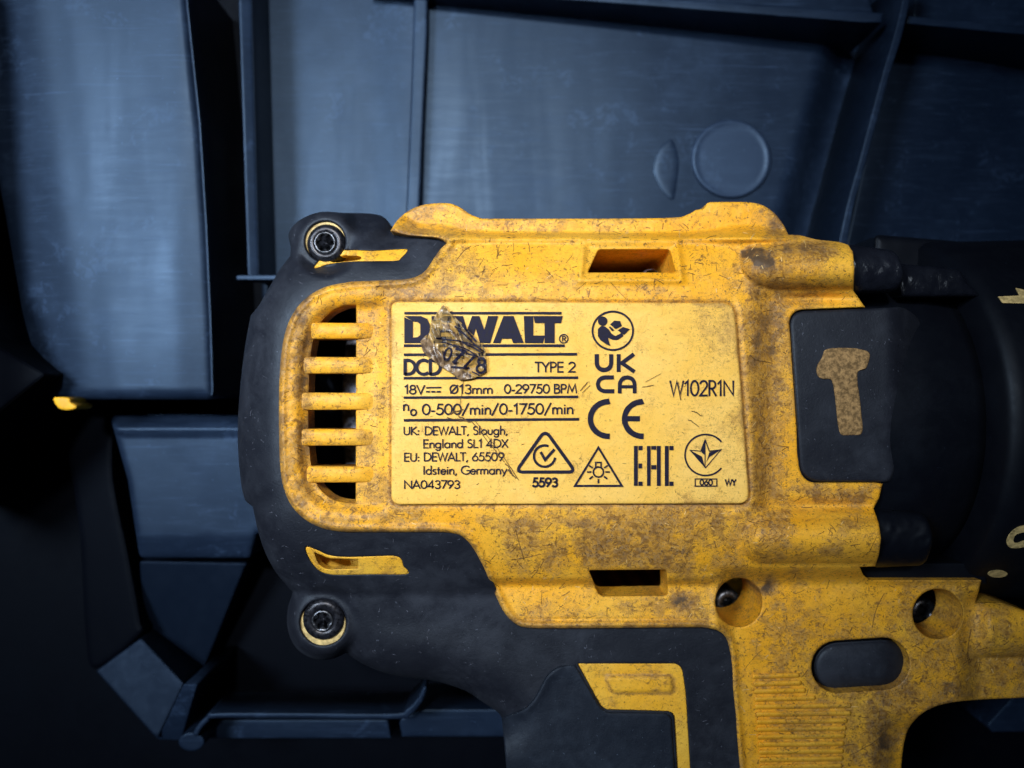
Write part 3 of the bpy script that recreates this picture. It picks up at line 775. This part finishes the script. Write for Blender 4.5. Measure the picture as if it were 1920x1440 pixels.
def A(cx, cy, rx, ry, a0, a1, n=12):
    return [(cx + rx * math.cos(math.radians(a0 + (a1 - a0) * k / n)), cy + ry * math.sin(math.radians(a0 + (a1 - a0) * k / n))) for k in range(n + 1)]
G = {   # thin geometric stroke letters; cap height 1, y up: (advance, strokes)
 '0': (.62, [A(.3, .5, .25, .48, 0, 360, 22)]),
 '1': (.42, [[(.08, .78), (.27, .98), (.27, 0)]]),
 '2': (.58, [A(.28, .72, .23, .26, 165, -28, 10) + [(.05, .02), (.53, .02)]]),
 '3': (.56, [A(.27, .75, .2, .23, 150, -75, 10) + A(.27, .27, .23, .26, 80, -150, 12)]),
 '4': (.62, [[(.43, 0), (.43, .98), (.04, .25), (.56, .25)]]),
 '5': (.58, [[(.50, .98), (.20, .98), (.13, .58)] + A(.26, .32, .25, .31, 118, -150, 14)]),
 '6': (.6, [[(.42, .98), (.09, .42)], A(.3, .3, .24, .29, 0, 360, 18)]),
 '7': (.56, [[(.04, .98), (.52, .98), (.17, 0)]]),
 '8': (.58, [A(.28, .74, .19, .23, 0, 360, 16), A(.28, .26, .24, .26, 0, 360, 18)]),
 '9': (.6, [[(.18, 0), (.51, .56)], A(.3, .69, .24, .29, 0, 360, 18)]),
 'A': (.72, [[(.02, 0), (.35, .98), (.68, 0)], [(.14, .32), (.56, .32)]]),
 'B': (.58, [[(.08, 0), (.08, .98), (.26, .98)] + A(.28, .75, .19, .23, 90, -90, 8) + [(.08, .52)], [(.08, .52)] + [(.28, .52)] + A(.28, .26, .24, .25, 90, -90, 8) + [(.08, .01)]]),
 'C': (.78, [A(.46, .5, .42, .49, 52, 308, 20)]),
 'D': (.74, [[(.08, 0), (.08, .98), (.24, .98)] + A(.24, .5, .44, .48, 90, -90, 14) + [(.08, .02)]]),
 'E': (.54, [[(.48, .98), (.08, .98), (.08, .02), (.48, .02)], [(.08, .52), (.46, .52)]]),
 'G': (.82, [A(.46, .5, .42, .49, 45, 350, 20) + [(.50, .45)]]),
 'I': (.24, [[(.1, 0), (.1, .98)]]),
 'K': (.6, [[(.08, 0), (.08, .98)], [(.52, .98), (.10, .52), (.58, 0)]]),
 'L': (.44, [[(.08, .98), (.08, .02), (.44, .02)]]),
 'M': (.86, [[(.06, 0), (.18, .98), (.44, .2), (.70, .98), (.82, 0)]]),
 'N': (.76, [[(.08, 0), (.08, .96), (.68, .04), (.68, .98)]]),
 'P': (.54, [[(.08, 0), (.08, .98), (.26, .98)] + A(.26, .73, .22, .25, 90, -90, 10) + [(.08, .48)]]),
 'R': (.56, [[(.08, 0), (.08, .98), (.26, .98)] + A(.26, .73, .22, .25, 90, -90, 10) + [(.08, .48)], [(.24, .48), (.52, 0)]]),
 'S': (.54, [A(.27, .76, .18, .22, 40, 235, 10) + A(.26, .27, .21, .26, 65, -145, 12)]),
 'T': (.5, [[(.0, .98), (.5, .98)], [(.25, .98), (.25, 0)]]),
 'U': (.66, [[(.08, .98), (.08, .33)] + A(.32, .33, .24, .31, 180, 360, 12) + [(.56, .98)]]),
 'V': (.66, [[(.02, .98), (.32, .02), (.62, .98)]]),
 'W': (.92, [[(.02, .98), (.25, .02), (.46, .95), (.67, .02), (.90, .98)]]),
 'X': (.6, [[(.04, .98), (.56, 0)], [(.56, .98), (.04, 0)]]),
 'Y': (.6, [[(.04, .98), (.30, .48), (.56, .98)], [(.30, .48), (.30, 0)]]),
 'a': (.6, [A(.27, .3, .22, .29, 0, 360, 18), [(.49, .6), (.49, 0)]]),
 'd': (.6, [A(.27, .3, .22, .29, 0, 360, 18), [(.49, 1.04), (.49, 0)]]),
 'e': (.54, [[(.05, .31), (.47, .31)] + A(.26, .3, .22, .29, 5, 325, 18)]),
 'f': (.34, [[(.14, 0), (.14, .8)] + A(.24, .82, .1, .18, 170, 60, 5), [(.03, .58), (.28, .58)]]),
 'g': (.6, [A(.27, .3, .22, .29, 0, 360, 18), [(.49, .6), (.49, -.08)] + A(.28, -.06, .21, .24, 0, -160, 8)]),
 'h': (.52, [[(.08, 1.04), (.08, 0)], [(.08, .34)] + A(.26, .36, .17, .23, 180, 0, 9) + [(.43, 0)]]),
 'i': (.22, [[(.1, .6), (.1, 0)], [(.1, .80), (.1, .87)]]),
 'l': (.22, [[(.1, 1.04), (.1, 0)]]),
 'm': (.80, [[(.08, .6), (.08, 0)], [(.08, .34)] + A(.23, .38, .15, .21, 180, 0, 8) + [(.38, 0)], [(.38, .34)] + A(.54, .38, .16, .21, 180, 0, 8) + [(.70, 0)]]),
 'n': (.52, [[(.08, .6), (.08, 0)], [(.08, .34)] + A(.26, .36, .17, .23, 180, 0, 9) + [(.43, 0)]]),
 'o': (.58, [A(.28, .3, .23, .29, 0, 360, 18)]),
 'r': (.34, [[(.08, .6), (.08, 0)], [(.08, .36)] + A(.24, .38, .16, .2, 180, 60, 6)]),
 's': (.40, [A(.19, .45, .12, .14, 40, 235, 8) + A(.19, .16, .14, .15, 60, -145, 8)]),
 't': (.32, [[(.14, .86), (.14, 0)], [(.02, .58), (.27, .58)]]),
 'u': (.54, [[(.08, .6), (.08, .24)] + A(.26, .24, .18, .23, 180, 360, 9) + [(.44, .6)]]),
 'y': (.52, [[(.03, .6), (.26, .04)], [(.48, .6), (.16, -.28)]]),
 '-': (.34, [[(.04, .33), (.28, .33)]]),
 '/': (.52, [[(.02, -.12), (.46, 1.06)]]),
 ',': (.26, [[(.15, .08), (.07, -.16)]]),
 ':': (.26, [[(.1, .0), (.1, .13)], [(.1, .42), (.1, .56)]]),
 'Ø': (.66, [A(.32, .5, .28, .46, 0, 360, 20), [(.06, .04), (.60, .96)]]),
 ' ': (.3, []),
}
def write(ink, s, x0, x1, base, cap, wt, base2=None, place=None):
    adv = [G[c][0] for c in s]; tot = sum(adv) - .04
    k = (x1 - x0) / tot; x = 0
    base2 = base if base2 is None else base2
    for c, a in zip(s, adv):
        for st in G[c][1]:
            pts = []
            for (u, v) in st:
                X = x0 + (x + u) * k; Y = base + (base2 - base) * (X - x0) / (x1 - x0) - v * cap
                if place: X, Y = place(X, Y)
                pts.append((X, Y))
            ink.stroke(pts, wt)
        x += a
def line(s, x0, x1, base, cap, wt, base2=None):
    i = Ink(); write(i, s, x0, x1, base, cap, wt, base2); return i.done()

for (x0, x1, y0, y1, t) in ((758, 1053, 587, 587, 4.6), (757, 1059, 648, 648, 5), (757, 1082, 665, 664, 4.8), (757, 1084, 709, 708, 4.8), (757, 1084, 745.5, 744, 4.8), (757, 1086, 788, 786, 5)):
    i = Ink(); i.stroke([(x0 + (x1 - x0) * k / 30, y0 + (y1 - y0) * k / 30) for k in range(31)], t, cap=0); i.done('printed_rule')
# maker's name: heavy slab letters
i = Ink()
yt, yb = 592.5, 643
def bar(a, b, c, d): i.poly([(a, b), (c, b), (c, d), (a, d)])
i.poly([(758, yt), (789, yt), (801, 598), (806, 608), (806, 628), (801, 638), (789, yb), (758, yb), (758, yt + 2), (774, yt + 10), (774, yb - 10), (783, yb - 11), (788, 628), (788, 608), (783, yt + 11), (774, yt + 10)])
i.poly([(809, yt), (846, yt), (846, yt + 12), (826, yt + 12), (826, 612), (842, 612), (842, 623), (826, 623), (826, yb - 12), (847, yb - 12), (847, yb), (809, yb)])
i.poly([(849, yt), (868, yt), (876, 618), (885, yt), (899, yt), (908, 618), (915, yt), (934, yt), (919, yb), (900, yb), (892, 616), (884, yb), (866, yb)])
i.poly([(944, yt), (963, yt), (982, yb), (962, yb), (959, yb - 8), (941, yb - 8), (938, yb), (924, yb)])
i.poly([(982, yt), (1000, yt), (1000, yb - 14), (1022, yb - 14), (1018, yb), (984, yb)])
i.poly([(1000, yt), (1055, yt), (1052, yt + 13), (1040, yt + 13), (1040, yb), (1021, yb), (1021, yt + 13), (1003, yt + 13)])
i.done('printed_logo')
i = Ink(); i.ring(1057, 635, 8, 8, 1.8, 20); write(i, 'R', 1053.5, 1061, 639.5, 9, 1.6); i.done()
# A and bowl counters read as foil: laid back over the letters
line('DCD', 757, 826, 702, 27, 6.2)
line('TYPE 2', 1003, 1079, 697.5, 18.5, 2.5)
i = Ink(); write(i, '18V', 757, 796, 738.5, 16.5, 2.4); i.stroke([(799, 727), (827, 726.5)], 2.4); 
for k in range(3): i.stroke([(799 + k * 10, 734.5), (806 + k * 10, 734.3)], 2.6)
i.done()
line('Ø13mm', 843, 924, 738, 16.5, 2.4); line('0-29750 BPM', 945, 1081, 737.5, 16.5, 2.4, 737)
i = Ink(); write(i, 'n', 755, 767, 770, 19, 2.6); write(i, 'o', 769, 781, 779, 19, 2.6); i.done()
line('0-500/min/0-1750/min', 791, 1075, 777.5, 19.5, 2.7, 776)
line('UK:', 756, 787, 815.5, 15.5, 2.1); line('DEWALT, Slough,', 796, 952, 815.5, 15.5, 2.1, 814.5)
line('England SL1 4DX', 793, 952, 840, 15.5, 2.1, 839)
line('EU:', 757, 787, 865, 15.5, 2.1); line('DEWALT, 65509', 794, 945, 864.5, 15.5, 2.1, 864)
line('Idstein, Germany', 793, 950, 889.5, 15.5, 2.1, 889)
line('NA043793', 757, 862, 916, 15, 2.1)
line('5593', 998, 1045, 912.5, 16, 3.4)
line('W102R1N', 1256, 1376, 742, 28.5, 3.0, 742)
# regulatory tick
i = Ink(); i.stroke(rnd([(1022, 806, 14), (1079, 885, 12), (967, 885, 12)]), 6.2, closed=True)
i.stroke([(1021 + 20 * math.cos(math.radians(a)), 855 + 20 * math.sin(math.radians(a))) for a in range(0, 300, 10)][1:], 4.6)
i.stroke([(1014, 848), (1022, 862), (1039, 843)], 5.2); i.done('printed_symbol')
# reader pictogram
i = Ink(); i.ring(1149, 620, 38, 36, 3, 60); i.poly(circ(1130, 602, 9, 8.8, 24))
i.poly([(1121, 617), (1127, 611), (1134, 612), (1141, 617), (1147, 626), (1154, 630), (1166, 624), (1169, 630), (1158, 637), (1148, 637), (1140, 633), (1142, 641), (1145, 649), (1136, 645), (1126, 638), (1121, 630)])
i.poly([(1144, 608), (1152, 601), (1163, 602), (1166, 611), (1154, 617)])
i.poly([(1141, 613), (1144, 612), (1152, 619), (1148, 621)]); i.poly([(1158, 619), (1168, 613), (1181, 617), (1170, 628)]); i.done('printed_symbol')
# UKCA, CE, EAC
i = Ink(); i.stroke(rnd([(1119, 664), (1119, 693.5, 13), (1146, 693.5, 13), (1146, 664)])[0:16], 8, cap=0)
i.stroke([(1160, 664), (1160, 697)], 8, cap=0); i.stroke([(1187, 665), (1166, 680.5), (1188, 696)], 7, cap=.3); i.done('printed_symbol')
i = Ink(); i.stroke([(1151, 707.5)] + [(p[0], p[1]) for p in rnd([(1160, 707.5), (1121, 707.5, 14), (1121, 733.5, 14), (1160, 733.5)])[1:-1]] + [(1152, 733.5)], 7.5, cap=0)
i.stroke(rnd([(1162, 737.5), (1162, 707.5, 14), (1190, 707.5, 14), (1190, 737.5)]), 7.5, cap=0); i.stroke([(1163, 725), (1189, 725)], 6, cap=0); i.done('printed_symbol')
i = Ink(); i.stroke([(1143, 752)] + [(1141 + 34 * math.cos(math.radians(a)), 785.5 + 32.5 * math.sin(math.radians(a))) for a in range(-92, -271, -9)] + [(1143.5, 818)], 10.5, cap=0)
i.stroke([(1206, 752)] + [(1205 + 34 * math.cos(math.radians(a)), 785.5 + 32.5 * math.sin(math.radians(a))) for a in range(-92, -271, -9)] + [(1207, 818)], 10.5, cap=0)
i.stroke([(1174, 785), (1200, 785)], 9.5, cap=0); i.done('printed_symbol')
i = Ink()
bar(1188.5, 836, 1196, 911); bar(1197, 836, 1205, 844); bar(1197, 869, 1204, 878); bar(1197, 903, 1205, 911)
bar(1213, 836, 1220, 911); bar(1231.5, 836, 1239, 911); bar(1221, 836, 1230.8, 843); bar(1221, 872, 1230.8, 880)
bar(1246.5, 836, 1254, 911); bar(1255, 836, 1263, 844); bar(1255, 903, 1263, 911); i.done('printed_symbol')
# lamp warning triangle
i = Ink(); i.stroke([(1122, 839), (1166, 911), (1078, 911)], 3.2, closed=True); i.ring(1122, 885, 9.5, 9.5, 2.6, 26)
i.stroke([(1117, 876), (1117, 867), (1127, 867), (1127, 876)], 2.4)
for a in (-35, 0, 38, 90, 142, 180, 215):
    c_, s_ = math.cos(math.radians(a)), math.sin(math.radians(a)); i.stroke([(1122 + 13.5 * c_, 885 + 13.5 * s_), (1122 + 21 * c_, 885 + 21 * s_)], 2.6)
i.done('printed_symbol')
# star mark
i = Ink(); i.stroke([(1323 + 38.5 * math.cos(math.radians(a)), 853 + 38.5 * math.sin(math.radians(a))) for a in range(40, 321, 7)], 2.6)
i.poly([(1322, 824), (1321, 853), (1315, 848), (1316, 840)]); i.stroke([(1322, 824), (1330, 846), (1352, 843), (1323, 877), (1294, 844), (1314, 846), (1322, 824)], 1.6)
i.poly([(1294, 844), (1316, 856), (1322, 876), (1305, 858)]); i.poly([(1352, 843), (1330, 857), (1324, 867), (1330, 848)]); i.stroke([(1322, 824), (1322, 877)], 1.4); i.done('printed_symbol')
i = Ink(); i.stroke([(1303.5, 898), (1344, 898), (1344, 911.5), (1303.5, 911.5)], 1.8, closed=True); write(i, '060', 1312, 1336, 909.5, 10, 2.1); i.done()
line('WY', 1360, 1380, 910, 11, 2.4)

# ---- crumpled torn film stuck over the maker's name
def film_mat():
    m = bpy.data.materials.new('crumpled_film'); m.use_nodes = True; nt = m.node_tree; nt.nodes.clear(); n = N(nt)
    out = nt.nodes.new('ShaderNodeOutputMaterial'); p = nt.nodes.new('ShaderNodeBsdfPrincipled'); tr = nt.nodes.new('ShaderNodeBsdfTransparent')
    mx = nt.nodes.new('ShaderNodeMixShader'); g = n.attr('grime')
    f = n.noise(420, 4, .6, 1.5); st = n.noise(330, 3, .5, .8, (3.6, .9, 1, .9))
    c = n.mix(n.rng(st, .40, .50), (.022, .020, .032), (.50, .33, .115))
    c = n.mix(n.rng(g, .45, .85), c, n.mix(n.rng(f, .4, .6), (.09, .055, .035), (.30, .20, .11)))
    c = n.mix(n.rng(n.noise(800, 3, .5, 1.5, (1, 3, 1, .6)), .655, .70), c, (.62, .60, .58))
    nt.links.new(c, p.inputs['Base Color']); p.inputs['Roughness'].default_value = .34
    p.inputs['Specular IOR Level'].default_value = .8
    nt.links.new(n.bump(st, .7, .0003), p.inputs['Normal'])
    a = n.rng(n.m('ADD', g, n.m('MULTIPLY', n.m('SUBTRACT', f, .5), 1.5)), .20, .55, .32, .97)
    nt.links.new(a, mx.inputs[0]); nt.links.new(tr.outputs[0], mx.inputs[1]); nt.links.new(p.outputs[0], mx.inputs[2]); nt.links.new(mx.outputs[0], out.inputs[0])
    tr.inputs[0].default_value = (.86, .84, .80, 1)
    return m
F_out = [(831, 571), (845, 588), (864, 604), (876, 618), (887, 628), (898, 640), (909, 653), (912, 671), (913, 697), (890, 709), (864, 714), (845, 699), (830, 690), (817, 679), (800, 667), (792, 657), (788, 640), (796, 631), (805, 624), (808, 606), (817, 590)]
def zF(x, y):
    u = (x - 850) * .62 + (y - 640) * .78; v = (x - 850) * .78 - (y - 640) * .62
    return 6 + 11 * np.abs(np.sin(v / 7.5 + 3 * vnoise(x, y, 22, 140))) * vnoise(x, y, 18, 141) + 6 * (fbm(x, y, 9, 142) - .3)
def gF(x, y):
    edge = dist(x, y, F_out)
    brown = np.exp(-(dist(x, y, [(798, 645), (815, 662), (840, 688), (868, 706)], False) / 11.0) ** 2)
    crease = np.exp(-(dist(x, y, [(812, 610), (840, 612), (862, 640), (905, 690)], False) / 4.0) ** 2) + np.exp(-(dist(x, y, [(831, 575), (822, 600), (858, 632), (872, 660)], False) / 3.0) ** 2)
    return .12 + .35 * np.exp(-edge / 5.0) + .95 * brown * 1.3 + .45 * crease
film = slab('torn_film', F_out, film_mat(), label, z=zF, step=2.6, bstep=3, rim=2, bottom=2.6, cap=False, grime=gF, label='crumpled transparent film stuck over the heading of the label')
i = Ink(lambda x, y: np.maximum(zF(x, y), 3) + 1.2)
for pts, wt in (([(818, 634), (840, 637), (862, 640), (884, 650), (905, 662)], 2.6), ([(828, 641), (850, 647), (875, 655), (900, 672)], 2.2), ([(853, 612), (872, 628), (890, 646), (908, 660)], 2.8),
                ([(846, 688), (870, 690), (880, 690)], 4.0), ([(885, 697), (900, 704)], 2.2), ([(866, 608), (880, 626), (893, 640)], 3.0), ([(860, 640), (880, 644), (902, 655)], 1.8)):
    i.stroke(spl(pts, False, 4), wt)
def tilt(cx, cy, a):
    ca, sa = math.cos(a), math.sin(a)
    return lambda X, Y: (cx + (X - cx) * ca - (Y - cy) * sa, cy + (X - cx) * sa + (Y - cy) * ca)
write(i, '0', 832, 846, 676, 24, 3.4, place=tilt(840, 665, .35)); write(i, '7', 848, 866, 682, 28, 6, place=tilt(857, 670, .35)); write(i, '7', 868, 886, 690, 26, 5, place=tilt(877, 678, .3)); write(i, '8', 893, 911, 699, 28, 5, place=tilt(902, 686, .1))
i.done('printed_text', label)

# scratches through the foil
m_scr = plain('scratch_dirt', (.10, .06, .03), .8, 0, .2, 1500, .4)
i = Ink(); rs = random.Random(5)
def wob(a, b, n=8, amp=2): return [(a[0] + (b[0] - a[0]) * k / n + rs.uniform(-amp, amp), a[1] + (b[1] - a[1]) * k / n + rs.uniform(-amp, amp)) for k in range(n + 1)]
for a, b, wt, am in (((838, 782), (884, 792), 1.6, 3), ((846, 772), (880, 790), 1.3, 3), ((842, 776), (868, 768), 1.4, 2), ((884, 790), (946, 866), .9, 1), ((888, 786), (940, 850), .7, 1), ((940, 850), (972, 900), 1.0, 1),
                     ((948, 868), (966, 896), 1.4, 2), ((952, 880), (962, 892), 1.8, 2), ((1088, 732), (1102, 716), 1.1, 1), ((1092, 736), (1106, 722), .8, 1), ((1298, 770), (1316, 780), 1.0, 3), ((1290, 786), (1310, 800), .8, 3),
                     ((1272, 716), (1276, 750), 1.4, 1.5), ((870, 706), (862, 760), .8, 2), ((1204, 726), (1226, 722), .8, 1), ((1210, 716), (1240, 700), .5, .5)):
    i.stroke(wob(a, b, 8, am * .6), wt)
o = link('scratch_marks', i.V, i.F, m_scr, label, smooth=False, kind='stuff')
o.location.z += .05e-3

# fine scratches and stuck fibres over the yellow shell, pale lint on the rubber
def scatter(name, n, outline, holes, zf, m, parent, length, wt, seed, weight=None, z_up=.6):
    rs = random.Random(seed); P = resamp(outline, 8); x0, y0 = P.min(0); x1, y1 = P.max(0); x1 = min(x1, 1930); y1 = min(y1, 1450)
    pts = np.array([(rs.uniform(x0, x1), rs.uniform(y0, y1)) for _ in range(n * 4)])
    ok = sdist(pts[:, 0], pts[:, 1], P) > 8
    hs = [resamp(h, 8) for h in holes]
    for h in hs: ok &= sdist(pts[:, 0], pts[:, 1], h) < -9
    pts = pts[ok]
    if weight is not None:
        wv = weight(pts[:, 0], pts[:, 1]); pts = pts[np.array([rs.random() for _ in range(len(pts))]) < wv]
    pts = pts[:n]
    K = Ink(); segs = []
    for cx, cy in pts:
        a = rs.gauss(-.5, .9); L = rs.uniform(.35, 1) ** 3 * length * 1.4; k = rs.gauss(0, .05); q = []; x, y = cx, cy; m_ = 5
        for _ in range(m_ + 1):
            q.append((x, y)); x += L / m_ * math.cos(a); y += L / m_ * math.sin(a); a += k + rs.gauss(0, .07)
        segs.append((q, rs.uniform(.5, 1) * wt))
    E = np.array([q[-1] for q, _ in segs]); M2 = np.array([q[3] for q, _ in segs])
    good = (sdist(E[:, 0], E[:, 1], P) > 6) & (sdist(M2[:, 0], M2[:, 1], P) > 6)
    for h in hs: good &= (sdist(E[:, 0], E[:, 1], h) < -6) & (sdist(M2[:, 0], M2[:, 1], h) < -6)
    segs = [sg for sg, k in zip(segs, good) if k]
    for q, w_ in segs: K.stroke(q, w_ / (1.22 if w_ < 3.6 else 1), cap=0)
    V = np.array(K.V); zz = (V[:, 2] - Z0) / S; f = (H - zz) / H
    px = V[:, 0] / (f * S) + 960; py = 720 - V[:, 1] / (f * S)
    V = Wn(px, py, np.asarray(zf(px, py), float) + z_up)
    return link(name, V, K.F, m, parent, smooth=False, kind='stuff')
holes_ = [vent_hole, win_top, win_low, hole_a, hole_b, btn_hole, L_out]
m_fib = plain('dark_fibre', (.12, .062, .025), .85, 0, .2, 1500, .5)
m_lint = plain('pale_lint', (.075, .085, .115), .8, 0, .2, 1500, .5)
scatter('scratch_marks', 900, Y_out, holes_, zY2, m_fib, housing, 15, 1.3, 3, lambda x, y: .25 + .75 * ss(.42, .62, fbm(x, y, 90, 150)))
scatter('scratch_marks', 45, Y_out, holes_, zY2, m_fib, housing, 55, 1.2, 4)
scatter('scratch_marks', 260, Y_out, [vent_hole, win_top, win_low, hole_a, hole_b, btn_hole, L_out], zY2, plain('rubbed_yellow', (.72, .50, .20), .8, 0, .2, 900, .3), housing, 11, 1.4, 9)
scatter('foil_specks', 130, L_out, [], lambda x, y: np.full(np.shape(x), 0.9), m_fib, label, 5, 1.0, 5)
scatter('lint', 240, R_out, [slot_a, slot_b, inlay, circ(606, 1167, 43), circ(610, 453, 38), [(941, 1346), (985, 1330), (1045, 1250), (1078, 1246), (1260, 1346), (1270, 1520), (956, 1520)]], zR, m_lint, overmould, 7, 1.1, 6)
scatter('lint', 60, [(1485, 590), (1690, 585), (1690, 895), (1505, 895)], [hammer], zP, m_lint, panel, 5, .9, 8)
